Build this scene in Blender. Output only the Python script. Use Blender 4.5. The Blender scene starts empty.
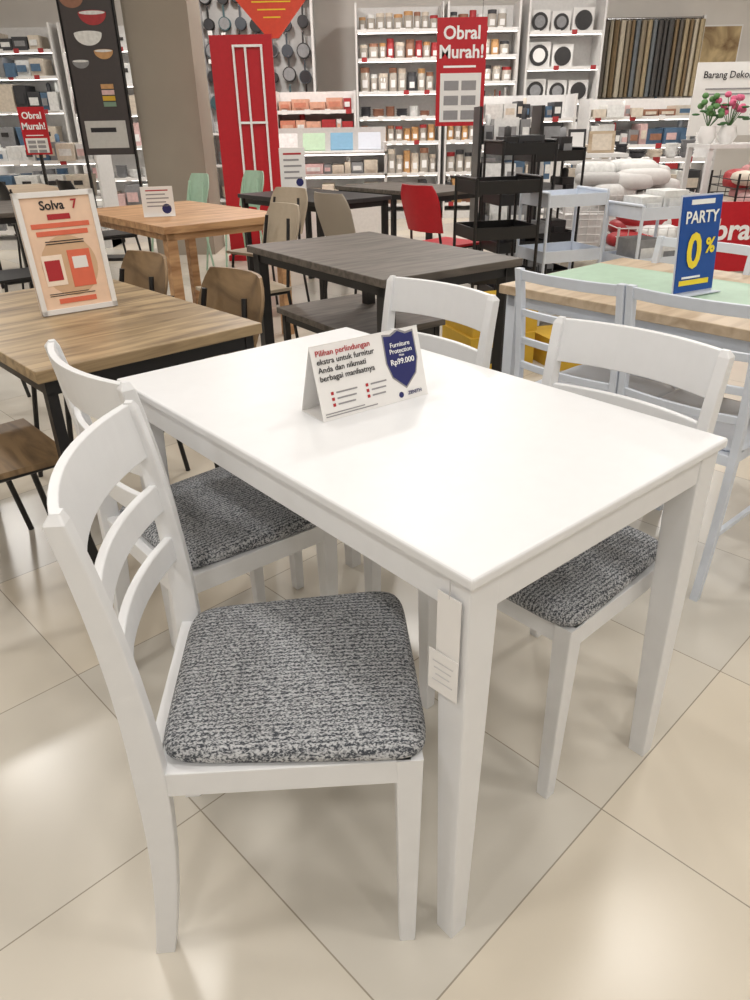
import bpy, math, random
import numpy as np
from mathutils import Matrix, Vector
random.seed(7)
R=random
D2=math.radians
# ------------------------------------------------------------------ materials
MATS={}
def srgb(c):
    return tuple(((x/255.0)/12.92 if x/255.0<=.04045 else ((x/255.0+.055)/1.055)**2.4) for x in c)
def mat(name,rgb,rough=.5,metal=0,emis=0,var=.04,alpha=1,bump=0,scale=30):
    if name in MATS: return MATS[name]
    m=bpy.data.materials.new(name); m.use_nodes=True
    nt=m.node_tree; b=nt.nodes['Principled BSDF']
    c=srgb(rgb)
    tc=nt.nodes.new('ShaderNodeTexCoord'); n=nt.nodes.new('ShaderNodeTexNoise'); n.inputs['Scale'].default_value=scale
    nt.links.new(tc.outputs['Object'],n.inputs['Vector'])
    r=nt.nodes.new('ShaderNodeValToRGB')
    r.color_ramp.elements[0].position=.3; r.color_ramp.elements[1].position=.7
    r.color_ramp.elements[0].color=tuple(max(0,x*(1-var)) for x in c)+(1,)
    r.color_ramp.elements[1].color=tuple(min(1,x*(1+var)) for x in c)+(1,)
    nt.links.new(n.outputs['Fac'],r.inputs['Fac']); nt.links.new(r.outputs['Color'],b.inputs['Base Color'])
    b.inputs['Roughness'].default_value=rough; b.inputs['Metallic'].default_value=metal
    if emis:
        b.inputs['Emission Color'].default_value=c+(1,); b.inputs['Emission Strength'].default_value=emis
    if alpha<1: b.inputs['Alpha'].default_value=alpha
    if bump:
        bp=nt.nodes.new('ShaderNodeBump'); bp.inputs['Strength'].default_value=bump; bp.inputs['Distance'].default_value=.002
        nt.links.new(n.outputs['Fac'],bp.inputs['Height']); nt.links.new(bp.outputs['Normal'],b.inputs['Normal'])
    MATS[name]=m; return m
def wood(name,c0,c1,sc=(3,40,40),rough=.45,ang=0):
    m=bpy.data.materials.new(name); m.use_nodes=True; nt=m.node_tree; b=nt.nodes['Principled BSDF']
    tc=nt.nodes.new('ShaderNodeTexCoord'); mp=nt.nodes.new('ShaderNodeMapping'); mp.inputs['Scale'].default_value=sc
    mp.inputs['Rotation'].default_value=(0,0,ang)
    n=nt.nodes.new('ShaderNodeTexNoise'); n.inputs['Scale'].default_value=1; n.inputs['Detail'].default_value=6; n.inputs['Distortion'].default_value=.8
    r=nt.nodes.new('ShaderNodeValToRGB'); r.color_ramp.elements[0].position=.32; r.color_ramp.elements[1].position=.62
    r.color_ramp.elements[0].color=srgb(c0)+(1,); r.color_ramp.elements[1].color=srgb(c1)+(1,)
    nt.links.new(tc.outputs['Object'],mp.inputs['Vector']); nt.links.new(mp.outputs['Vector'],n.inputs['Vector'])
    nt.links.new(n.outputs['Fac'],r.inputs['Fac']); nt.links.new(r.outputs['Color'],b.inputs['Base Color'])
    b.inputs['Roughness'].default_value=rough; MATS[name]=m; return m
WHITE=mat('white_lacquer',(229,230,232),.4,var=.01)
COOLW=mat('white_powder_coat',(214,221,232),.4,var=.02)
BLACK=mat('black_metal',(28,27,28),.4)
DARK=mat('dark_plastic',(48,46,47),.5)
RED=mat('red_board',(190,24,38),.45)
PAPER=mat('paper_white',(238,236,234),.7,var=.01)
CREAM=mat('cream_print',(240,208,182),.6)
NAVY=mat('navy_ink',(36,40,100),.6)
INK=mat('black_ink',(40,38,42),.7)
GREYINK=mat('grey_ink',(150,148,150),.7)
FAINT=mat('faint_ink',(205,204,206),.7)
REDINK=mat('red_ink',(176,40,48),.6)
WHINK=mat('white_ink',(250,250,250),.6)
YELINK=mat('yellow_ink',(250,222,60),.6)
BLUE=mat('blue_board',(20,78,160),.45)
LED=mat('shelf_led',(255,252,245),.5,emis=6)
SHELFW=mat('shelf_white',(226,224,222),.5)
WALLM=mat('wall_paint',(222,217,211),.8,scale=2)
TAUPE=mat('pillar_paint',(158,149,136),.8,scale=2)
CHROME=mat('steel',(170,170,172),.25,metal=.9)
MINT=mat('mint_green',(168,196,174),.5)
YEL=mat('yellow_carton',(208,168,52),.6)
BEIGE=mat('beige_plastic',(176,162,142),.6)
ORANGE=mat('orange_red',(226,78,52),.5)
WA=wood('acacia_wood',(104,84,60),(174,150,114),(3,24,24),.4)
WB=wood('oak_orange',(156,114,78),(198,156,114),(3,22,22),.45)
WC=wood('dark_ash_wood',(72,66,60),(104,96,88),(4,30,30),.5)
WD=wood('pale_wood',(172,150,124),(200,180,154),(3,20,20),.45)
WPLY=wood('plywood_brown',(94,74,52),(146,120,88),(20,4,6),.45)
def fabric():
    m=bpy.data.materials.new('melange_fabric'); m.use_nodes=True; nt=m.node_tree; b=nt.nodes['Principled BSDF']
    tc=nt.nodes.new('ShaderNodeTexCoord'); mp=nt.nodes.new('ShaderNodeMapping'); mp.inputs['Scale'].default_value=(240,430,300); mp.inputs['Rotation'].default_value=(0,0,.08)
    n=nt.nodes.new('ShaderNodeTexNoise'); n.inputs['Scale'].default_value=1; n.inputs['Detail'].default_value=2; n.inputs['Distortion'].default_value=.4
    wv=nt.nodes.new('ShaderNodeTexWave'); wv.inputs['Scale'].default_value=36; wv.inputs['Distortion'].default_value=1.5; wv.inputs['Detail Scale'].default_value=3; wv.bands_direction='Y'
    mm=nt.nodes.new('ShaderNodeMath'); mm.operation='MULTIPLY_ADD'; mm.inputs[1].default_value=.12
    r=nt.nodes.new('ShaderNodeValToRGB'); r.color_ramp.elements[0].position=.46; r.color_ramp.elements[1].position=.68
    r.color_ramp.elements[0].color=srgb((64,68,75))+(1,); r.color_ramp.elements[1].color=srgb((190,192,195))+(1,)
    bp=nt.nodes.new('ShaderNodeBump'); bp.inputs['Strength'].default_value=.5; bp.inputs['Distance'].default_value=.0012
    L=nt.links.new
    L(tc.outputs['Object'],mp.inputs['Vector']); L(mp.outputs['Vector'],n.inputs['Vector']); L(tc.outputs['Object'],wv.inputs['Vector'])
    L(wv.outputs['Fac'],mm.inputs[0]); L(n.outputs['Fac'],mm.inputs[2]); L(mm.outputs[0],r.inputs['Fac'])
    L(r.outputs['Color'],b.inputs['Base Color']); L(mm.outputs[0],bp.inputs['Height']); L(bp.outputs['Normal'],b.inputs['Normal'])
    b.inputs['Roughness'].default_value=.95
    MATS['melange_fabric']=m; return m
FAB=fabric()
def floor_mat():
    m=bpy.data.materials.new('floor_tiles'); m.use_nodes=True; nt=m.node_tree; b=nt.nodes['Principled BSDF']
    L=nt.links.new
    tc=nt.nodes.new('ShaderNodeTexCoord'); mp=nt.nodes.new('ShaderNodeMapping')
    mp.inputs['Rotation'].default_value=(0,0,-D2(44)); mp.inputs['Location'].default_value=(-1.012+.58*30,-.40+.58*30,0)
    br=nt.nodes.new('ShaderNodeTexBrick'); br.offset=0; br.squash=1
    br.inputs['Scale'].default_value=1; br.inputs['Brick Width'].default_value=.58; br.inputs['Row Height'].default_value=.58
    br.inputs['Mortar Size'].default_value=.0015; br.inputs['Mortar Smooth'].default_value=.1
    br.inputs['Color1'].default_value=srgb((224,213,194))+(1,); br.inputs['Color2'].default_value=srgb((208,203,193))+(1,)
    br.inputs['Mortar'].default_value=srgb((160,151,137))+(1,)
    n=nt.nodes.new('ShaderNodeTexNoise'); n.inputs['Scale'].default_value=3; n.inputs['Detail'].default_value=5
    r=nt.nodes.new('ShaderNodeValToRGB'); r.color_ramp.elements[0].color=(.88,.88,.88,1); r.color_ramp.elements[1].color=(1.02,1.02,1.02,1)
    mx=nt.nodes.new('ShaderNodeMix'); mx.data_type='RGBA'; mx.blend_type='MULTIPLY'; mx.inputs[0].default_value=1
    L(tc.outputs['Object'],mp.inputs['Vector']); L(mp.outputs['Vector'],br.inputs['Vector']); L(tc.outputs['Object'],n.inputs['Vector'])
    L(n.outputs['Fac'],r.inputs['Fac']); L(br.outputs['Color'],mx.inputs[6]); L(r.outputs['Color'],mx.inputs[7]); L(mx.outputs[2],b.inputs['Base Color'])
    b.inputs['Roughness'].default_value=.25; b.inputs['Specular IOR Level'].default_value=.45
    return m
# ------------------------------------------------------------------ mesh builder
class MB:
    def __init__(s): s.v=[];s.f=[];s.m=[];s.sm=[];s.mats=[]
    def mi(s,m):
        if m not in s.mats: s.mats.append(m)
        return s.mats.index(m)
    def add(s,vs,fs,m,smooth=False):
        o=len(s.v); s.v+= [tuple(map(float,p)) for p in vs]; k=s.mi(m)
        for f in fs: s.f.append([i+o for i in f]); s.m.append(k); s.sm.append(smooth)
    def box(s,c,d,m,rz=0,rx=0):
        hx,hy,hz=d[0]/2,d[1]/2,d[2]/2
        P=[(-hx,-hy,-hz),(hx,-hy,-hz),(hx,hy,-hz),(-hx,hy,-hz),(-hx,-hy,hz),(hx,-hy,hz),(hx,hy,hz),(-hx,hy,hz)]
        M=Matrix.Rotation(rz,3,'Z')@Matrix.Rotation(rx,3,'X')
        s.add([tuple(M@Vector(p)+Vector(c)) for p in P],[(0,3,2,1),(4,5,6,7),(0,1,5,4),(1,2,6,5),(2,3,7,6),(3,0,4,7)],m)
    def b2(s,x0,x1,y0,y1,z0,z1,m): s.box(((x0+x1)/2,(y0+y1)/2,(z0+z1)/2),(abs(x1-x0),abs(y1-y0),abs(z1-z0)),m)
    def loft(s,rings,m,smooth=False,cap=True):
        n=len(rings[0]); vs=[p for r in rings for p in r]; fs=[]
        for i in range(len(rings)-1):
            for j in range(n):
                k=(j+1)%n; fs.append((i*n+j,i*n+k,(i+1)*n+k,(i+1)*n+j))
        s.add(vs,fs,m,smooth)
        if cap:
            s.add(rings[0],[tuple(reversed(range(n)))],m); s.add(rings[-1],[tuple(range(n))],m)
    def lathe(s,c,prof,m,seg=14,smooth=True):
        s.loft([[(c[0]+r*math.cos(2*math.pi*j/seg),c[1]+r*math.sin(2*math.pi*j/seg),c[2]+z) for j in range(seg)] for r,z in prof],m,smooth)
    def cyl(s,a,b,r,m,seg=10,r2=None):
        a=Vector(a);b=Vector(b);d=(b-a).normalized(); q=d.to_track_quat('Z','Y').to_matrix(); r2=r if r2 is None else r2
        ring=lambda c,rr:[tuple(c+q@Vector((rr*math.cos(2*math.pi*j/seg),rr*math.sin(2*math.pi*j/seg),0))) for j in range(seg)]
        s.loft([ring(a,r),ring(b,r2)],m,True)
    def post(s,pts,m):  # pts: (x,y,z,sx,sy)
        s.loft([[(x-sx/2,y-sy/2,z),(x+sx/2,y-sy/2,z),(x+sx/2,y+sy/2,z),(x-sx/2,y+sy/2,z)] for x,y,z,sx,sy in pts],m)
    def blob(s,c,d,m,seg=12,n=3.0):
        rings=[]
        for i in range(1,8):
            ph=-math.pi/2+math.pi*i/8; rr=abs(math.cos(ph))**(2/n); zz=math.copysign(abs(math.sin(ph))**(2/n),math.sin(ph))
            rings.append([(c[0]+d[0]/2*rr*math.copysign(abs(math.cos(t))**(2/n),math.cos(t)),c[1]+d[1]/2*rr*math.copysign(abs(math.sin(t))**(2/n),math.sin(t)),c[2]+d[2]/2*zz) for t in [2*math.pi*j/seg+.01 for j in range(seg)]])
        s.loft(rings,m,True)
    def build(s,name,parent=None,bevel=0,loc=None,rot=None):
        me=bpy.data.meshes.new(name); me.from_pydata(s.v,[],s.f); 
        for m in s.mats: me.materials.append(m)
        me.polygons.foreach_set('material_index',s.m); me.polygons.foreach_set('use_smooth',s.sm); me.update()
        o=bpy.data.objects.new(name,me); bpy.context.collection.objects.link(o)
        if parent: o.parent=parent
        if loc: o.location=loc
        if rot is not None: o.rotation_euler=(0,0,rot)
        if bevel:
            b=o.modifiers.new('bevel','BEVEL'); b.width=bevel; b.segments=3; b.limit_method='ANGLE'; b.angle_limit=D2(40); b.harden_normals=False
        return o
def empty(name,loc=(0,0,0),rz=0,parent=None,rx=0):
    e=bpy.data.objects.new(name,None); bpy.context.collection.objects.link(e); e.location=loc; e.rotation_euler=(rx,0,rz); e.empty_display_size=.1
    if parent: e.parent=parent
    return e
def text(root,s,size,x,z,m,y=-.0015,align='CENTER',bold=0,name='lettering',sx=1):
    c=bpy.data.curves.new(name,'FONT'); c.body=s; c.size=size; c.align_x=align; c.align_y='CENTER'; c.extrude=.0003; c.offset=bold*size; c.resolution_u=3
    c.materials.append(m)
    o=bpy.data.objects.new(name,c); bpy.context.collection.objects.link(o); o.parent=root; o.location=(x,y,z); o.rotation_euler=(math.pi/2,0,0); o.scale=(sx,1,1)
    return o
# ------------------------------------------------------------------ room
X0,X1,Y0,Y1,HC=-7.5,7.5,-4.5,12.0,3.6
def slab(name,x0,x1,y0,y1,z0,z1,m):
    b=MB(); b.b2(x0,x1,y0,y1,z0,z1,m); return b.build(name)
slab('floor',X0,X1,Y0,Y1,-.1,0,floor_mat())
slab('ceiling',X0,X1,Y0,Y1,HC,HC+.1,mat('ceiling_paint',(232,230,226),.9,scale=2))
slab('wall_back',X0,X1,Y1,Y1+.1,0,HC,WALLM)
slab('wall_left',X0-.1,X0,Y0,Y1,0,HC,WALLM)
slab('wall_right',X1,X1+.1,Y0,Y1,0,HC,WALLM)
slab('wall_front',X0,X1,Y0-.1,Y0,0,HC,mat('wall_paint_light',(226,222,216),.8,scale=2))
slab('baseboard_back',X0,X1,Y1-.02,Y1,0,.1,TAUPE)
# ------------------------------------------------------------------ lights
lampm=mat('lamp_glow',(255,248,236),.5,emis=5)
def downlight(x,y,w,size=.4,col=(1,.97,.93)):
    e=empty('ceiling_light',(x,y,HC))
    b=MB(); b.lathe((0,0,-.03),[(.16,.03),(.16,0),(.13,0)],WHITE,20); b.lathe((0,0,-.028),[(.125,0),(.125,.01)],lampm,20); b.build('housing',e)
    l=bpy.data.lights.new('lamp','AREA'); l.shape='DISK'; l.size=size; l.energy=w; l.color=col
    o=bpy.data.objects.new('lamp',l); bpy.context.collection.objects.link(o); o.parent=e; o.location=(0,0,-.06)
for x,y,w in [(-1.0,2.6,20),(1.6,2.7,20),(.75,.6,14),(-1.7,.2,21),(2.4,.2,21),(-3,4.5,38),(.3,5.6,44),(3.2,5.2,42),(-4.6,8,52),(-1.5,9.3,66),(1.4,9,66),(4.2,8.6,60),(-.2,-1.6,26),(-2.4,-2.2,30),(2.2,-2.2,30),(-4.5,1.5,28),(4.8,2,30)]:  # unseen ones behind the camera are added to brighten the leg faces
    downlight(x,y,w)
w=bpy.data.worlds.new('world'); bpy.context.scene.world=w; w.use_nodes=True; w.node_tree.nodes['Background'].inputs[0].default_value=(.8,.8,.8,1); w.node_tree.nodes['Background'].inputs[1].default_value=.3
# ------------------------------------------------------------------ hero table
TA=.701
def hero_table():
    e=empty('dining_table',(.0232,1.3414,0),TA)
    W,L=.6570,1.068
    b=MB(); b.b2(-W/2,W/2,-L/2,L/2,.731,.75,WHITE); b.build('tabletop',e,bevel=.005)
    b=MB(); i=.012; t=.02; z0,z1=.676,.731
    b.b2(-W/2+i,-W/2+i+t,-L/2+.03,L/2-.03,z0,z1,WHITE); b.b2(W/2-i-t,W/2-i,-L/2+.03,L/2-.03,z0,z1,WHITE)
    b.b2(-W/2+.03,W/2-.03,-L/2+i,-L/2+i+t,z0,z1,WHITE); b.b2(-W/2+.03,W/2-.03,L/2-i-t,L/2-i,z0,z1,WHITE)
    b.build('apron',e,bevel=.002)
    k=1
    for sx in(-1,1):
        for sy in(-1,1):
            b=MB(); q=.009; rr=[]
            for z,s in((0,.036),(.45,.050),(.66,.056),(.731,.056)):
                x=sx*(W/2-q-s/2); y=sy*(L/2-q-s/2); rr.append((x,y,z,s,s))
            b.post(rr,WHITE); b.build('leg_%d'%k,e,bevel=.003); k+=1
    b=MB(); x=-W/2+.004; y=-L/2+.04
    b.box((x,y,.652),(.0012,.042,.105),PAPER,0); b.box((x-.003,y+.004,.572),(.0012,.052,.07),PAPER,.06); b.cyl((x,y,.728),(x,y,.70),.001,FAINT,6)
    for j in range(4): b.box((x-.0042,y+.004,.59-.011*j),(.0006,.036*(1-.15*(j%3)),.0016),FAINT,.06)
    b.build('hang_tag',e)
hero_table()
# ------------------------------------------------------------------ dining chair (local +x is the front)
TOPZ=.862
pz=[0,.2,.42,.62,TOPZ]; px=[-.235,-.205,-.190,-.196,-.230]
poly=np.polyfit(pz,px,4); PX=lambda z: float(np.polyval(poly,z))
HWf=lambda z: float(np.interp(z,[0,.2,.42,.6,TOPZ],[.160,.168,.178,.181,.184]))
def slat(b,z0,z1,t,bulge,m,ext=0,seg=14,pxf=PX,hwf=HWf):
    zm=(z0+z1)/2; hw=hwf(zm)+ext; rings=[]
    for i in range(seg+1):
        y=-hw+2*hw*i/seg; o=-bulge*(1-(y/hw)**2)
        xa,xb=pxf(z0)+o,pxf(z1)+o
        rings.append([(xa-t/2,y,z0),(xa+t/2,y,z0),(xb+t/2,y,z1),(xb-t/2,y,z1)])
    b.loft(rings,m)
def cushion(b,m,z=.44,x0=-.178,x1=.208,hb=.174,hf=.202,h=.036):
    seg=48;rings=[]
    for ins,dz in[(.03,-.004),(.006,0),(0,.008),(.0,.015),(.004,.023),(.012,.029),(.03,.032),(.09,h-.001),(.15,h)]:
        r=[]
        for j in range(seg):
            t=2*math.pi*j/seg; n=9
            cx=math.copysign(abs(math.cos(t))**(2/n),math.cos(t)); cy=math.copysign(abs(math.sin(t))**(2/n),math.sin(t))
            X=(x0+x1)/2+((x1-x0)/2-ins)*cx; f=(X-x0)/(x1-x0); Y=(hb+(hf-hb)*f-ins)*cy
            r.append((X,Y,z+dz*h/.036))
        rings.append(r)
    b.loft(rings,m,True)
def dining_chair(loc,ang):
    e=empty('dining_chair',(loc[0],loc[1],0),D2(ang))
    k=1
    for s in(-1,1):
        b=MB(); zz=list(np.linspace(0,TOPZ-.012,15))+[TOPZ]
        b.post([(PX(z)+(.004 if z==TOPZ else 0),s*(HWf(z)-(.003 if z==TOPZ else 0)),z,float(np.interp(z,[0,.42,TOPZ-.012,TOPZ],[.032,.046,.026,.012])),float(np.interp(z,[0,TOPZ-.012,TOPZ],[.025,.024,.014]))) for z in zz],WHITE)
        b.build('back_leg_%d'%k,e,bevel=.003)
        b=MB(); b.post([(.178,s*.174,0,.027,.027),(.178,s*.176,.44,.040,.038)],WHITE); b.build('front_leg_%d'%k,e,bevel=.003); k+=1
    b=MB(); slat(b,.768,TOPZ-.003,.014,.036,WHITE,ext=-.004); b.build('top_rail',e,bevel=.002)
    b=MB(); slat(b,.668,.718,.014,.034,WHITE); b.build('slat_1',e,bevel=.003)
    b=MB(); slat(b,.570,.618,.014,.032,WHITE); b.build('slat_2',e,bevel=.003)
    b=MB()
    for s in(-1,1): b.loft([[(-.19,s*.177-.01,.395),(-.19,s*.177+.01,.395),(-.19,s*.177+.01,.44),(-.19,s*.177-.01,.44)],[(.18,s*.184-.01,.395),(.18,s*.184+.01,.395),(.18,s*.184+.01,.44),(.18,s*.184-.01,.44)]],WHITE)
    b.b2(.172,.192,-.18,.18,.395,.44,WHITE); b.b2(-.2,-.18,-.17,.17,.395,.44,WHITE); b.b2(-.18,.175,-.17,.17,.432,.438,WHITE)
    b.build('seat_frame',e,bevel=.002)
    b=MB(); cushion(b,FAB); b.build('seat',e)
dining_chair((-.148,.908),4)
dining_chair((-.365,1.457),40)
dining_chair((.01,1.79),221)
dining_chair((.365,1.283),221)
# ------------------------------------------------------------------ white metal chairs at right
def metal_chair(loc,ang,m=COOLW,hw=.175):
    e=empty('metal_chair',(loc[0],loc[1],0),D2(ang))
    b=MB(); hf=lambda z:hw
    for s in(-1,1):
        b.post([(PX(z),s*hw,z,.024,.022) for z in np.linspace(0,.845,13)],m)
        b.post([(.19,s*hw,0,.020,.020),(.18,s*hw,.44,.024,.022)],m)
        b.box((0,s*hw,.20),(.40,.014,.016),m)
    for z0,z1 in((.81,.842),(.70,.722),(.61,.632),(.53,.552)): slat(b,z0,z1,.012,.022,m,hwf=hf)
    b.b2(-.2,.2,-hw,hw,.41,.44,m)
    b.build('frame',e,bevel=.002)
    b=MB(); cushion(b,m,z=.44,h=.02,hb=.18,hf=.19); b.build('seat',e)
metal_chair((.74,2.27),41)
metal_chair((.99,1.99),41)
metal_chair((1.05,2.58),221)
# ------------------------------------------------------------------ tables
def table(name,c,ang,W,L,h,top,leg,lw=.035,th=.025,stretch=False,inset=.02):
    e=empty(name,(c[0],c[1],0),D2(ang))
    b=MB(); b.b2(-W/2,W/2,-L/2,L/2,h-th,h,top); b.build('tabletop',e,bevel=.003)
    b=MB()
    for sx in(-1,1):
        for sy in(-1,1): b.box((sx*(W/2-inset-lw/2),sy*(L/2-inset-lw/2),(h-th)/2),(lw,lw,h-th),leg)
    z=h-th-.02
    for sx in(-1,1): b.box((sx*(W/2-inset-lw/2),0,z),(lw*.7,L-2*inset,.04),leg)
    for sy in(-1,1): b.box((0,sy*(L/2-inset-lw/2),z),(W-2*inset,lw*.7,.04),leg)
    if stretch:
        for sy in(-1,1): b.box((0,sy*(L/2-inset-lw/2),.12),(W-2*inset,lw*.7,.03),leg)
    b.build('frame',e)
    return e
table('wooden_table',(-.88,2.175),42.5,.63,1.0,.75,WA,BLACK,.026,.03)
table('dark_table',(.02,3.25),35,.70,1.08,.75,WC,BLACK,.05,.03)
table('dark_bench',(-.07,3.62),35,.52,.75,.40,WC,BLACK,.03,.03)
te=table('two_tone_table',(1.11,2.28),40,.75,1.2,.75,WD,COOLW,.04,.03)
b=MB(); b.b2(-.18,.2,-.59,.59,.7500,.7515,MINT); b.build('mint_inlay',te)
tb=table('oak_table',(-1.25,5.0),40,.85,1.35,.75,WB,WB,.06,.04)
table('black_table',(-.45,6.1),40,.7,1.1,.75,DARK,BLACK,.04,.03)
table('brown_table',(.35,6.7),40,.7,1.2,.75,WC,BLACK,.04,.03)
table('pale_table',(-3.3,7.2),35,.8,1.3,.75,WD,BLACK,.04,.03)
table('grey_table',(-2.75,5.5),38,.7,1.0,.75,WC,BLACK,.04,.03)
# shell chair
def shell_chair(name,loc,ang,m,leg,h=.80,w=.40,backz=.55):
    e=empty(name,(loc[0],loc[1],0),D2(ang)); b=MB()
    t=.012; seg=12
    def rows(zl):
        rings=[]
        for z in zl:
            f=(z-zl[0])/(zl[-1]-zl[0]); hw=w/2*(1-.26*max(0,(f-.5)/.5)**2.5-.12*(1-f)); out=[];inn=[]
            for i in range(seg+1):
                u=-1+2*i/seg; x=-.20-.09*f-.045*(1-u*u); y=hw*u; out.append((x-t/2,y,z)); inn.append((x+t/2,y,z))
            rings.append(out+inn[::-1])
        return rings
    b.loft(rows(list(np.linspace(backz,h,10))),m,True)
    b.loft([[(-.21,-w*.42,.44),(.2,-w*.48,.44),(.2,w*.48,.44),(-.21,w*.42,.44)],[(-.21,-w*.42,.456),(.2,-w*.48,.456),(.2,w*.48,.456),(-.21,w*.42,.456)]],m)
    for s in(-1,1):
        b.cyl((.22,s*.19,0),(.16,s*.16,.44),.010,leg,8); b.cyl((-.24,s*.18,0),(-.19,s*.155,.44),.010,leg,8)
        b.cyl((-.19,s*.155,.44),(-.24,s*.12,h-.06),.010,leg,8); b.cyl((-.19,s*.155,.43),(.17,s*.16,.43),.009,leg,8)
    b.build('body',e,bevel=.003)
shell_chair('plywood_chair',(-1.10,1.80),42,WPLY,BLACK)
shell_chair('plywood_chair',(-1.06,2.62),222,WPLY,BLACK,h=.82)
shell_chair('plywood_chair',(-.66,2.22),222,WPLY,BLACK,h=.82)
shell_chair('plywood_chair',(-1.50,2.18),42,WPLY,BLACK)
shell_chair('black_chair',(-1.30,3.75),60,DARK,BLACK,h=.84)
shell_chair('taupe_chair',(-.70,4.02),215,BEIGE,BLACK,h=.86)
shell_chair('beige_chair',(-.75,5.35),230,BEIGE,BLACK,h=.84)
shell_chair('beige_chair',(-.05,5.3),40,TAUPE,BLACK,h=.84)
shell_chair('red_chair',(.55,5.55),40,RED,BLACK,h=.86)
shell_chair('mint_chair',(-1.75,6.9),220,MINT,MINT,h=.86)
shell_chair('mint_chair',(-1.3,7.2),220,MINT,MINT,h=.86)
shell_chair('black_chair',(-2.15,4.6),220,BLACK,BLACK,h=.88)
shell_chair('black_chair',(-2.55,4.1),220,DARK,BLACK,h=.88)
shell_chair('black_chair',(-3.4,4.9),40,BLACK,BLACK,h=.88)
shell_chair('black_chair',(-3.9,6.2),40,BLACK,BLACK,h=.88)
shell_chair('black_chair',(-2.2,6.4),40,BLACK,BLACK,h=.88)
shell_chair('black_chair',(-2.75,6.45),40,BLACK,BLACK,h=.88)
shell_chair('plywood_chair',(-1.85,3.3),40,WPLY,BLACK,h=.84)
# ------------------------------------------------------------------ tent card
def tent():
    e=empty('tent_card',(.01,1.325,.7505),D2(36)); h=.134; d=.040; sl=math.hypot(h,d); th=-math.atan2(d,h)
    f=empty('front_face',(0,0,0),0,e,rx=th)
    b=MB(); b.b2(-.127,.127,0,.001,0,sl,PAPER)
    pts=[(-.036,.052),(-.018,.050),(0,.058),(.018,.050),(.036,.052),(.037,.0),(.028,-.028),(0,-.052),(-.028,-.028),(-.037,.0)]
    for sc,m,yy in((1.08,GREYINK,-.0004),(1,NAVY,-.0008)):
        vs=[(x*sc+.076,yy,z*sc+.078) for x,z in pts]; b.add(vs,[tuple(range(len(vs)))],m)
    for j in range(3):
        b.b2(-.10,-.094,-.0008,-.0004,.045-.011*j,.051-.011*j,REDINK); b.b2(-.088,-.04-.004*j,-.0008,-.0004,.0465-.011*j,.0495-.011*j,GREYINK)
        b.b2(-.02,-.014,-.0008,-.0004,.045-.011*j,.051-.011*j,REDINK); b.b2(-.008,.03-.003*j,-.0008,-.0004,.0465-.011*j,.0495-.011*j,GREYINK)
    b.b2(-.12,-.0,-.0008,-.0004,.006,.008,GREYINK); b.b2(-.12,-.03,-.0008,-.0004,.011,.013,GREYINK)
    v=[(.060+.006*math.cos(t),-.0008,.012+.006*math.sin(t)) for t in np.linspace(0,2*math.pi,13)[:-1]]; b.add(v,[tuple(range(12))],NAVY)
    b.build('card',f)
    for k,s in enumerate(['Pilihan perlindungan','ekstra untuk furnitur','Anda dan nikmati','berbagai manfaatnya']):
        text(f,s,.0150,-.118,.124-.0155*k,REDINK if k==0 else INK,align='LEFT',bold=.006,sx=1.03)
    text(f,'Furniture',.013,.076,.110,WHINK,bold=.006,y=-.0022); text(f,'Protection',.013,.076,.098,WHINK,bold=.006,y=-.0022)
    text(f,'Mulai',.006,.076,.089,WHINK,y=-.0022); text(f,'Rp99.000',.0155,.076,.077,WHINK,bold=.010,y=-.0022)
    text(f,'ZENITH',.010,.094,.012,NAVY,bold=.01)
    b=MB()
    b.loft([[(-.127,2*d,0),(.127,2*d,0),(.127,2*d-.001,0),(-.127,2*d-.001,0)],[(-.127,d,h),(.127,d,h),(.127,d-.001,h),(-.127,d-.001,h)]],PAPER)
    b.b2(-.127,.127,.002,2*d,0,.001,PAPER); b.build('back_panel',e)
tent()
def promo():
    e=empty('framed_promo_sign',(-.885,2.205,.7505),D2(38)); f=empty('board',(0,0,0),0,e,rx=-D2(7)); f.scale=(.92,1,.95)
    b=MB(); w,h=.245,.355
    b.b2(-w/2,w/2,0,.012,0,h,CREAM)
    for x in(-1,1): b.b2(x*w/2,x*(w/2-.016),-.006,.016,0,h,PAPER)
    b.b2(-w/2,w/2,-.006,.016,0,.016,PAPER); b.b2(-w/2,w/2,-.006,.016,h-.016,h,PAPER)
    pale=mat('pale_peach',(250,232,214),.6)
    orange=mat('peach_orange',(226,112,84),.6); tan=mat('tan_print',(214,178,144),.6)
    vs=[(.0+.088*math.cos(t),-.0006,.14+.09*math.sin(t)) for t in np.linspace(0,6.283,25)[:-1]]; b.add(vs,[tuple(range(24))],tan)
    b.b2(-.035,.035,-.002,0,.275,.291,REDINK)
    b.b2(-.002,.07,-.002,-.0005,.075,.185,orange); b.b2(-.085,-.02,-.002,-.0005,.085,.175,pale); b.b2(-.078,-.03,-.003,-.001,.1,.16,REDINK); b.b2(.010,.056,-.003,-.001,.13,.165,PAPER)
    for j in range(2): b.b2(-.09+.01*j,.09-.01*j,-.002,0,.252-.022*j,.266-.022*j,orange)
    for j in range(2): b.b2(-.06,.06,-.002,0,.212-.007*j,.215-.007*j,INK)
    b.b2(-.06,.06,-.002,0,.03,.045,orange)
    for j in range(2): b.b2(-.085,.04+.02*(j%2),-.002,0,.060-.006*j,.062-.006*j,INK)
    b.build('frame',f,bevel=.001)
    text(f,'Solva',.036,-.014,.315,INK,bold=.02); text(f,'7',.038,.055,.315,REDINK,bold=.02)
    b=MB(); b.b2(-.05,.05,.01,.11,0,.004,PAPER); b.cyl((0,.1,.004),(0,.045,.2),.004,PAPER); b.build('stand',e)
promo()
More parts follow.
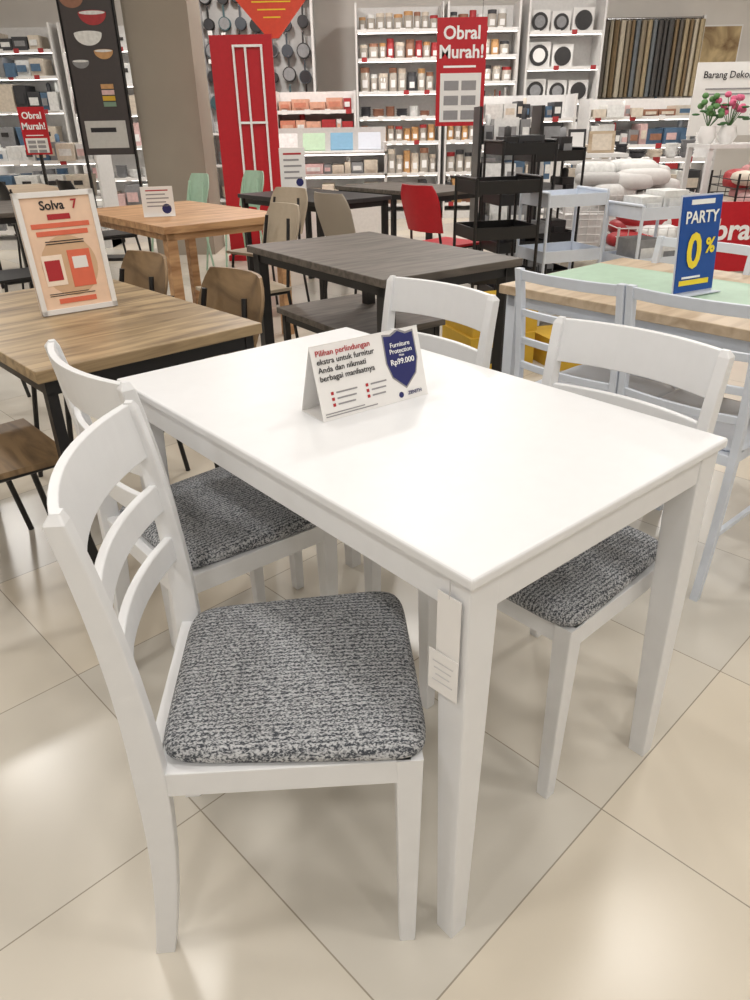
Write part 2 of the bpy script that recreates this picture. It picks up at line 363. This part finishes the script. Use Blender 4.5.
def party():
    e=empty('party_sign',(1.01,2.28,.752),D2(28)); f=empty('board',(0,0,0),0,e,rx=-D2(5))
    b=MB(); b.b2(-.085,.085,0,.004,.01,.285,BLUE); b.b2(-.09,.09,.004,.007,0,.29,COOLW); b.b2(-.09,.09,-.03,.06,0,.003,COOLW)
    b.b2(-.05,.05,-.002,0,.262,.276,WHINK); b.b2(-.07,.06,-.002,0,.03,.045,YELINK); b.b2(-.06,.02,-.002,0,.05,.056,WHINK)
    b.build('panel',f); text(f,'PARTY',.048,0,.225,WHINK,bold=.02,y=-.003); text(f,'0',.14,-.02,.125,YELINK,bold=.03,y=-.003,sx=.9); text(f,'%',.06,.05,.14,YELINK,bold=.03,y=-.003)
party()
def small_card(loc,ang,w=.14,h=.2):
    e=empty('price_card',loc,D2(ang)); b=MB(); b.b2(-w/2,w/2,0,.004,0,h,PAPER); b.b2(-w/2,w/2,-.02,.06,0,.003,PAPER)
    for j in range(5): b.b2(-w*.35,w*(.35-.1*(j%2)),-.001,0,h*.85-j*h*.13,h*.89-j*h*.13,REDINK if j==0 else GREYINK)
    v=[(w*.25+w*.15*math.cos(t),-.001,h*.25+w*.15*math.sin(t)) for t in np.linspace(0,6.28,13)[:-1]]; b.add(v,[tuple(range(12))],NAVY)
    b.build('card',e)
small_card((-1.30,4.75,.7505),15,.19,.17)
small_card((-.60,6.2,.7505),10,.2,.33)
# ------------------------------------------------------------------ background: goods
PAL=[(170,48,52),(214,202,186),(60,60,64),(140,140,142),(84,112,140),(196,150,100),(120,146,126),(228,228,226),(150,106,84),(216,182,180),(52,72,100),(180,170,90)]
GM=[mat('goods_%d'%i,c,.5,var=.1) for i,c in enumerate(PAL)]
JG=mat('glass_jar',(176,168,158),.2,var=.1)
def fill(b,x0,x1,y,dep,z,hmax,kind,pal):
    x=x0+.02
    while x<x1-.05:
        m=R.choice(pal)
        if kind=='jars':
            r=R.uniform(.045,.07); h=R.uniform(.65,.92)*hmax
            if x+2*r>x1: break
            b.lathe((x+r,y,z),[(r,0),(r,h*.75),(r*.8,h*.82)],R.choice([JG,JG,m]),10); b.lathe((x+r,y,z+h*.78),[(r*.95,0),(r*.95,h*.2)],m,10)
            b.b2(x+r*.5,x+r*1.5,y-r-.002,y-r*.8,z+h*.2,z+h*.5,PAPER)
            x+=2*r+.008
        elif kind=='boxes':
            w=R.uniform(.06,.22); h=R.uniform(.5,.92)*hmax
            if x+w>x1: break
            b.b2(x,x+w,y-dep*R.uniform(.3,.45),y+dep*.3,z,z+h,m); b.b2(x+w*.15,x+w*.85,y-dep*.4-.012,y-dep*.4,z+h*.3,z+h*.7,R.choice(pal)); x+=w+.01
            if w<.12 and R.random()<.5: b.lathe((x-w/2,y,z+h),[(w*.3,0),(w*.3,hmax*.3),(w*.1,hmax*.35)],R.choice(pal),8)
        elif kind=='bowls':
            r=R.uniform(.06,.09)
            if x+2*r>x1: break
            n=R.randint(2,5)
            for k in range(n):
                if .05+k*.028>hmax: break
                b.lathe((x+r,y,z+k*.028),[(r*.45,0),(r*.8,.02),(r,.05)],m,14)
            x+=2*r+.015
        elif kind=='bottles':
            r=R.uniform(.025,.04); h=R.uniform(.7,.95)*hmax
            if x+2*r>x1: break
            b.lathe((x+r,y,z),[(r,0),(r,h*.6),(r*.4,h*.75),(r*.4,h)],m,10); x+=2*r+.01
        elif kind=='baskets':
            w=.26; h=hmax*.7
            if x+w>x1: break
            b.loft([[(x+.02,y-.1,z),(x+w-.02,y-.1,z),(x+w-.02,y+.1,z),(x+.02,y+.1,z)],[(x,y-.12,z+h),(x+w,y-.12,z+h),(x+w,y+.12,z+h),(x,y+.12,z+h)]],m); b.b2(x+.08,x+w-.08,y-.125,y-.12,z+h*.55,z+h*.75,DARK); x+=w+.03
        elif kind=='discs':
            r=min(hmax*.42,.14)*R.uniform(.7,1)
            if x+2*r+.04>x1: break
            b.b2(x,x+2*r+.03,y,y+.05,z,z+2*r+.03,PAPER); b.cyl((x+r+.015,y,z+r+.015),(x+r+.015,y-.02,z+r+.015),r*.9,DARK,18); b.cyl((x+r+.015,y-.021,z+r+.015),(x+r+.015,y-.026,z+r+.015),r*.6,R.choice([PAPER,GM[3],DARK]),18); x+=2*r+.06
def shelf(name,x0,x1,y,dep,levels,ztop,kinds,pal=GM,lit=True,fm=SHELFW,back=True,ang=0):
    cx=(x0+x1)/2; e=empty(name,(cx,y,0),D2(ang)); hw=(x1-x0)/2
    b=MB(); g=MB()
    for s in(-1,1): b.b2(s*hw,s*(hw-.025),-dep/2,dep/2,0,ztop,fm)
    if back: b.b2(-hw,hw,dep/2-.015,dep/2,0,ztop,fm)
    b.b2(-hw,hw,-dep/2+.02,dep/2,0,.1,fm)
    zz=list(levels)+[ztop]
    for i,z in enumerate(levels):
        b.b2(-hw+.02,hw-.02,-dep/2,dep/2,z-.025,z,fm); b.b2(-hw+.03,hw-.03,-dep/2-.004,-dep/2,z-.03,z+.01,PAPER)
        gap=zz[i+1]-z
        if lit and i<len(levels)-1: b.b2(-hw+.04,hw-.04,-dep/2+.03,-dep/2+.05,zz[i+1]-.035,zz[i+1]-.026,LED)
        fill(g,-hw+.03,hw-.03,-dep*.1,dep,z,min(gap-.05,.38),kinds[i%len(kinds)],pal)
        x=-hw+.08
        while x<hw-.12: b.b2(x,x+.07,-dep/2-.008,-dep/2-.004,z-.035,z+.02,R.choice([PAPER,PAPER,GM[0]])); x+=R.uniform(.14,.4)
    b.build('frame',e); g.build('goods',e)
    return e
WARM=[GM[0],GM[1],GM[5],GM[8],GM[7],GM[1],GM[2]]; GREY=[GM[2],GM[3],GM[7],GM[1],GM[4]]; PALE=[GM[7],GM[1],GM[3],GM[9]]
shelf('retail_shelf',-7.0,-5.3,11.3,.5,[.2,.6,1.0,1.4,1.8,2.15],2.5,['boxes','jars','baskets','boxes'],GREY)
shelf('retail_shelf',-5.2,-4.1,11.3,.5,[.2,.6,1.0,1.45,1.85,2.15],2.45,['boxes','bowls','baskets','boxes','boxes','boxes'],GREY)
shelf('retail_shelf',-4.0,-2.75,11.3,.5,[.2,.6,1.0,1.4,1.75,2.15],2.45,['boxes','bowls','jars','boxes','baskets','baskets'],PALE)
shelf('jar_shelf',-.15,1.0,11.3,.5,[.2,.6,1.0,1.3,1.6,1.98,2.3],2.6,['boxes','jars','jars','bowls','jars','jars','jars'],WARM)
shelf('jar_shelf',1.05,2.0,11.3,.5,[.2,.6,1.0,1.35,1.7,2.0,2.3],2.6,['boxes','jars','jars','bottles','jars','jars','jars'],WARM+[GM[2]])
shelf('clock_shelf',2.1,3.1,11.3,.5,[.2,.6,1.0,1.45,1.85,2.25],2.65,['boxes','boxes','discs','discs','discs','discs'],GREY)
SAL=[mat('salmon_box',(204,132,108),.5,var=.1),mat('salmon_pale',(216,166,142),.5,var=.1),GM[0],GM[7]]
shelf('container_shelf',-1.15,-.15,10.3,.4,[.2,.5,.8,1.12,1.38],1.6,['boxes','jars','jars','boxes','boxes'],SAL,lit=False)
def pans():
    e=empty('pan_display_rack',(-1.45,11.4,0)); b=MB(); g=MB()
    b.b2(-.75,.75,.0,.04,0,3.2,mat('pegboard_grey',(196,194,192),.6))
    for s in(-1,1): b.b2(s*.75,s*.72,-.25,.04,0,3.2,SHELFW)
    for z in(.3,.75,1.15): b.b2(-.73,.73,-.35,0,z-.03,z,SHELFW); fill(g,-.7,.7,-.15,.3,z,.3,'bowls',GREY)
    inner=mat('pan_inner',(52,52,56),.4); cols=[DARK,BLACK,mat('pan_slate',(70,76,84),.4),mat('pan_teal',(66,94,100),.4),mat('pan_grey',(104,106,110),.35)]
    for r in range(6):
        for c in range(7):
            x=-.63+c*.205+R.uniform(-.02,.02); z=3.02-r*.30+R.uniform(-.02,.02); m=R.choice(cols); rr=R.uniform(.065,.095)
            for k in range(3):
                y0=-.03-k*.04; g.cyl((x,y0,z),(x,y0-.03,z),rr*.8,m,16,r2=rr)
            g.cyl((x,-.141,z),(x,-.143,z),rr*.85,R.choice([inner,inner,m,GM[3]]),16)
            g.box((x,-.12,z+rr+.06),(.024,.02,.15),m); g.cyl((x,0,z+rr+.12),(x,-.16,z+rr+.12),.005,CHROME,6)
            if R.random()<.35: g.b2(x-.03,x+.03,-.163,-.16,z+rr+.08,z+rr+.13,PAPER)
    b.build('pegboard',e); g.build('pans',e)
pans()
def counter():
    e=empty('scale_display_counter',(-.45,9.0,0)); b=MB()
    b.b2(-.65,.65,-.3,.3,0,.5,SHELFW); b.b2(-.65,.65,.27,.3,.5,1.2,SHELFW)
    for s in(-1,1): b.b2(s*.65,s*.62,-.3,.3,.5,1.05,SHELFW)
    b.b2(-.65,.65,-.3,.3,.72,.74,SHELFW); b.b2(-.65,.65,-.28,-.26,.70,.715,LED); b.b2(-.65,.65,-.3,.3,.94,.96,SHELFW); b.b2(-.62,.62,-.28,-.26,.93,.938,LED)
    cols=[GM[7],mat('pale_green',(190,220,190),.4),mat('scale_blue',(130,176,206),.4),COOLW]
    for i in range(4): b.box((-.47+i*.31,-.05,1.06),(.25,.02,.2),cols[i],rx=-.6)
    fill(b,-.6,.6,-.05,.4,.74,.16,'boxes',PALE); fill(b,-.6,.6,-.05,.4,.5,.16,'boxes',PALE)
    b.build('counter',e)
counter()
def curtains():
    e=empty('curtain_sample_rack',(3.85,11.5,0)); b=MB(); cols=[mat('cloth_%d'%i,c,.9,var=.08) for i,c in enumerate([(150,138,118),(110,104,96),(176,160,130),(90,88,86),(200,190,170),(140,120,92),(122,128,132)])]
    b.cyl((-.7,0,2.42),(.7,0,2.42),.015,CHROME); b.b2(-.72,-.69,-.02,.3,0,2.45,SHELFW); b.b2(.69,.72,-.02,.3,0,2.45,SHELFW)
    x=-.66
    while x<.64:
        w=R.uniform(.05,.09); m=R.choice(cols); n=8; rings=[]
        for z in(2.4,2.0,1.5):
            rings.append([(x+w/2+w/2*math.cos(t)*(1 if k%2 else .75),.08*math.sin(t),z) for k,t in enumerate(np.linspace(0,2*math.pi,n+1)[:-1])])
        b.loft(rings,m); x+=w+.004
    for z in(.4,.9,1.4): b.b2(-.7,.7,-.2,.2,z-.02,z,SHELFW); fill(b,-.68,.68,0,.3,z,.35 if z<1 else .08,'boxes',GREY)
    b.build('rolls',e)
curtains()
b=MB(); b.b2(-.35,.35,0,.03,-.26,.26,PAPER); b.b2(-.33,.33,-.004,0,-.24,.24,wood('abstract_gold',(120,90,60),(220,196,150),(3,3,3))); b.build('framed_picture',loc=(4.95,11.96,2.12))
b=MB(); b.b2(-.31,.31,-.3,.3,0,HC,TAUPE); b.build('pillar_1',loc=(-2.0,8.45,0))
def poster():
    e=empty('kitchen_poster',(-2.58,7.95,0)); b=MB()
    b.b2(-.25,.25,0,.03,1.0,2.6,mat('poster_dark',(66,60,60),.5)); b.b2(-.26,-.24,0,.04,0,2.62,BLACK); b.b2(.24,.26,0,.04,0,2.62,BLACK); b.b2(-.26,.26,-.12,.12,0,.03,BLACK)
    def bowl(cx,cz,r,m,k):
        b.add([(cx+r*math.cos(t),-.002-k,cz+(r*.75 if math.sin(t)<0 else r*.16)*math.sin(t)) for t in np.linspace(0,6.283,33)[:-1]],[tuple(range(32))],m)
        b.add([(cx+r*.92*math.cos(t),-.003-k,cz+r*.12*math.sin(t)) for t in np.linspace(0,6.283,33)[:-1]],[tuple(range(32))],GM[7])
    for i,(cx,cz,r,m) in enumerate(((-.12,2.30,.11,GM[8]),(.05,2.18,.13,GM[0]),(-.02,2.02,.13,GM[7]),(.10,1.88,.09,GM[5]),(-.13,1.80,.08,GM[3]))): bowl(cx,cz,r,m,.0015*i)
    for k,m in enumerate((GM[6],YEL,GM[9],GM[5])): b.b2(.02,.14,-.006,-.002,1.42+.05*k,1.46+.05*k,m)
    b.b2(-.2,.2,-.003,0,1.06,1.3,mat('poster_light',(196,194,190),.5)); b.b2(-.15,.1,-.004,-.003,1.2,1.24,INK)
    b.build('panel',e)
poster()
def redpanel():
    e=empty('red_display_panel',(-1.17,7.85,0)); b=MB()
    b.b2(-.29,.29,0,.03,.05,1.98,RED); b.b2(-.29,.29,-.15,.18,0,.05,RED)
    for x in(-.08,.03,.18): b.b2(x,x+.018,-.03,-.005,.05,1.9,WHINK)
    for z in(.6,1.25,1.88): b.b2(-.08,.2,-.032,-.004,z,z+.02,WHINK)
    b.build('panel',e)
redpanel()
def sale(loc,w,h,frac=.5,rz=0,lines=('Obral','Murah!'),post=None,wires=True,tx=0):
    e=empty('sale_sign',loc,rz); b=MB(); b.b2(-w/2,w/2,0,.015,0,h,RED)
    if frac:
        b.b2(-w*.42,w*.42,-.004,0,h*.04,h*frac,PAPER)
        for j in range(3):
            for i in range(2): b.b2(-w*.34+i*w*.36,-w*.34+i*w*.36+w*.3,-.006,-.004,h*frac*(.12+.28*j),h*frac*(.12+.28*j)+h*frac*.18,GREYINK)
        b.b2(-w*.36,w*.3,-.003,0,h*(frac+.05),h*(frac+.07),WHINK)
    if wires:
        for s in(-1,1): b.cyl((s*w*.4,.007,h),(s*w*.4,.007,HC-loc[2]),.003,CHROME,6)
    if post:
        b.b2(-.015,.015,.015,.04,-loc[2],h,BLACK); b.b2(-.12,.12,-.05,.08,-loc[2],-loc[2]+.02,BLACK)
    b.build('board',e)
    n=len(lines); hh=(1-(frac or .0))*h
    for i,s in enumerate(lines): text(e,s,min(w*.32,hh*.42),tx,h-hh*(.28+.34*i) if n>1 else h*.6,WHINK,y=-.004,bold=.025)
sale((.90,8.0,1.2),.47,.90,.5)
sale((-3.45,8.35,1.0),.27,.44,.35,wires=False,post=True)
sale((2.65,5.7,.18),.90,.50,0,lines=('Obral',),wires=False,post=True,tx=.02)
b=MB(); b.loft([[(-.36,0,2.30),(.36,0,2.30),(.36,.03,2.30),(-.36,.03,2.30)],[(-.05,0,1.96),(.05,0,1.96),(.05,.03,1.96),(-.05,.03,1.96)]],ORANGE); b.b2(-.36,.36,0,.03,2.30,2.6,ORANGE)
for j in range(3): b.b2(-.18+.05*j,.18-.05*j,-.003,0,2.24-.06*j,2.25-.06*j,YELINK)
for s in(-1,1): b.cyl((s*.3,.015,2.6),(s*.3,.015,HC),.003,CHROME,6)
b.build('hanging_banner',loc=(-.88,8.0,0))
shelf('display_gondola',-5.2,-3.0,9.0,.5,[.2,.55,.92],1.2,['boxes','baskets','boxes'],PALE+GREY,fm=SHELFW,back=False)
shelf('display_gondola',1.9,3.4,8.0,.5,[.2,.55,.88],1.1,['boxes','boxes','bowls'],GREY+PALE,lit=True,back=False)
shelf('display_gondola',4.25,5.6,7.6,.5,[.2,.5,.8],1.05,['boxes','boxes','boxes'],PALE,lit=True)
shelf('display_gondola',1.3,2.4,9.6,.5,[.2,.6,.95,1.25],1.5,['boxes','boxes','discs','boxes'],GREY+[GM[0]],lit=True)
shelf('display_gondola',2.6,4.0,9.8,.5,[.2,.6,.95,1.25],1.45,['boxes','boxes','boxes','boxes'],GREY+PALE+[GM[0],GM[8]],lit=True)
# small framed pictures on a stand at the middle right
e=empty('picture_frame_stand',(1.95,7.35,0)); b=MB(); b.b2(-.4,.4,-.2,.2,.93,.96,SHELFW)
for sx in(-1,1):
    for sy in(-1,1): b.b2(sx*.38-.015,sx*.38+.015,sy*.18-.015,sy*.18+.015,0,.93,SHELFW)
b.b2(-.38,.38,-.18,.18,.45,.47,SHELFW)
for i,(x,ww,hh) in enumerate(((-.28,.2,.26),(-.04,.16,.2),(.2,.24,.18))):
    b.box((x,-.05+.03*i,.96+hh/2),(ww,.02,hh),[BLACK,DARK,WD][i],rx=-.12); b.box((x,-.062+.03*i,.96+hh/2),(ww*.75,.004,hh*.75),[GM[3],PAPER,GM[1]][i],rx=-.12)
b.build('stand',e)
def vase(loc,col,n=14):
    e=empty('potted_flowers',loc); b=MB(); b.lathe((0,0,0),[(.05,0),(.08,.06),(.06,.14)],PAPER,14)
    for i in range(n):
        a=R.uniform(0,6.28); r=R.uniform(.02,.13); z=R.uniform(.22,.38); p=(r*math.cos(a),r*math.sin(a),z)
        b.cyl((0,0,.12),p,.003,mat('stem_green',(70,110,60),.7),5); b.blob(p,(.06,.06,.05),col,8,2)
    for i in range(10):
        a=R.uniform(0,6.28); r=R.uniform(.05,.15); z=R.uniform(.15,.3); b.blob((r*math.cos(a),r*math.sin(a),z),(.07,.07,.02),mat('leaf_green',(60,104,58),.7),8,2)
    b.build('flowers',e)
PINK=mat('rose_pink',(222,110,145),.7)
e=empty('plant_table',(3.50,7.0,0)); b=MB(); b.b2(-.6,.6,-.25,.25,1.0,1.03,SHELFW)
for sx in(-1,1):
    for sy in(-1,1): b.b2(sx*.58-.02,sx*.58+.02,sy*.22-.02,sy*.22+.02,0,1.0,SHELFW)
b.b2(-.58,.58,-.22,.22,.5,.52,SHELFW); b.build('frame',e)
LG=mat('leaf_light',(96,140,84),.7)
for x,c in((2.96,LG),(3.14,PINK),(3.45,PINK),(3.75,LG),(3.95,PINK)): vase((x,7.0,1.03),c)
e=empty('decor_sign',(4.0,9.0,0)); b=MB(); b.b2(-.42,.42,0,.02,1.05,1.76,PAPER); b.b2(-.4,-.37,.02,.05,0,1.6,SHELFW); b.b2(.37,.4,.02,.05,0,1.6,SHELFW)
for j in range(2): b.b2(-.3,.2,-.003,0,1.50-.05*j,1.515-.05*j,GREYINK)
b.build('board',e); text(e,'Barang Dekorasi',.094,-.03,1.64,INK,y=-.004,bold=.01)
def bin_(name,x,y,w,d,h,pal,n,fm=SHELFW,top=.45):
    e=empty(name,(x,y,0)); b=MB(); g=MB()
    for sx in(-1,1):
        for sy in(-1,1): b.cyl((sx*w/2,sy*d/2,0),(sx*w/2,sy*d/2,h),.01,fm,6)
    for z in np.arange(h*.45,h+.01,.06):
        for sx in(-1,1): b.cyl((sx*w/2,-d/2,z),(sx*w/2,d/2,z),.004,fm,5)
        for sy in(-1,1): b.cyl((-w/2,sy*d/2,z),(w/2,sy*d/2,z),.004,fm,5)
    for xx in np.arange(-w/2,w/2,.07):
        for sy in(-1,1): b.cyl((xx,sy*d/2,h*.45),(xx,sy*d/2,h),.003,fm,5)
    b.b2(-w/2,w/2,-d/2,d/2,h*.43,h*.45,fm); b.b2(-w/2+.01,w/2-.01,-d/2+.01,d/2-.01,h*.45,h*.75,pal[0])
    for i in range(n):
        f=i/n; g.blob((R.uniform(-w*.36,w*.36)*(1-.4*f),R.uniform(-d*.3,d*.3),h*.68+f*h*top),(R.uniform(.28,.42),R.uniform(.22,.32),R.uniform(.10,.15)),R.choice(pal),16,3.4)
    b.build('wire_frame',e); g.build('cushions',e)
soft=[mat('soft_white',(222,220,218),.9),mat('soft_grey',(186,184,182),.9),GM[7]]; softc=[GM[9],GM[1],mat('soft_pink',(196,140,140),.9),mat('soft_green',(120,142,112),.9),GM[0]]
bin_('cushion_bin',2.15,6.65,1.1,.7,.72,soft,30,top=.55)
bin_('cushion_bin',3.35,6.25,1.0,.5,.85,softc,34,BLACK)
bin_('cushion_bin',1.97,5.55,.42,.4,.56,[GM[7],GM[3],GM[0]],7)
bin_('cushion_bin',3.3,5.0,.9,.5,.50,softc,12)
def cart(name,loc,ang,w,d,h,m,tiers,goods=None):
    e=empty(name,(loc[0],loc[1],0),D2(ang)); b=MB()
    for sx in(-1,1):
        for sy in(-1,1):
            b.cyl((sx*w/2,sy*d/2,.06),(sx*w/2,sy*d/2,h),.010,m,8); b.cyl((sx*w/2-.01,sy*d/2,.03),(sx*w/2+.01,sy*d/2,.03),.03,DARK,12)
        b.cyl((sx*w/2,-d/2,h),(sx*w/2,d/2,h),.010,m,8)
    for i in range(tiers):
        z=.12+(h-.2)*i/(tiers-1); b.b2(-w/2,w/2,-d/2,d/2,z,z+.008,m)
        for sx in(-1,1): b.box((sx*w/2,0,z+.035),(.006,d,.07),m)
        for sy in(-1,1): b.box((0,sy*d/2,z+.035),(w,.006,.07),m)
        if goods: fill(b,-w/2+.02,w/2-.02,0,d*.8,z+.008,.18,'boxes',goods)
    b.build('frame',e)
cart('white_trolley',(1.22,4.85),20,.42,.32,.85,COOLW,3)
cart('white_trolley',(1.75,4.75),20,.40,.33,.78,COOLW,3,[GM[7],GM[3]])
cart('black_trolley',(.76,4.6),15,.40,.32,.95,BLACK,4)
cart('black_trolley',(1.02,5.35),15,.38,.30,1.12,BLACK,4,[DARK,GM[2]])
cart('black_trolley',(1.35,5.95),15,.42,.32,1.05,BLACK,4,[DARK,GM[3]])
shelf('black_rack',.95,1.5,7.1,.4,[.3,.7,1.05],1.35,['boxes','boxes','boxes'],[GM[3],GM[2],GM[7]],lit=False,fm=BLACK,back=False)
b=MB(); b.b2(-.2,.2,-.18,.18,0,.2,YEL); b.b2(-.18,.22,-.16,.2,.2,.36,YEL); b.b2(-.1,.1,-.182,-.18,.05,.14,BLACK); b.build('carton_stack',loc=(.66,4.05,0),rot=.35)
b=MB(); b.b2(-.25,.25,-.18,.18,0,.16,YEL); b.b2(-.1,.1,-.182,-.18,.05,.1,BLACK); b.build('carton_stack',loc=(1.2,4.1,0),rot=.3)
# ------------------------------------------------------------------ camera
f,pitch,roll,H=715,.486,-.018,1.245
c,s=math.cos(pitch),math.sin(pitch)
rt=Vector((1,0,0)); up=Vector((0,s,c)); bk=Vector((0,-c,s))
cr,sr=math.cos(roll),math.sin(roll)
R2=cr*rt+sr*up; U2=cr*up-sr*rt
M=Matrix(((R2.x,U2.x,bk.x,0),(R2.y,U2.y,bk.y,0),(R2.z,U2.z,bk.z,H),(0,0,0,1)))
cd=bpy.data.cameras.new('camera'); cam=bpy.data.objects.new('camera',cd); bpy.context.collection.objects.link(cam)
cam.matrix_world=M; cd.sensor_fit='VERTICAL'; cd.sensor_height=36; cd.lens=f/1000*36; cd.clip_start=.05
bpy.context.scene.camera=cam
vs=bpy.context.scene.view_settings; vs.view_transform='Standard'; vs.look='None'; vs.exposure=0; vs.gamma=1
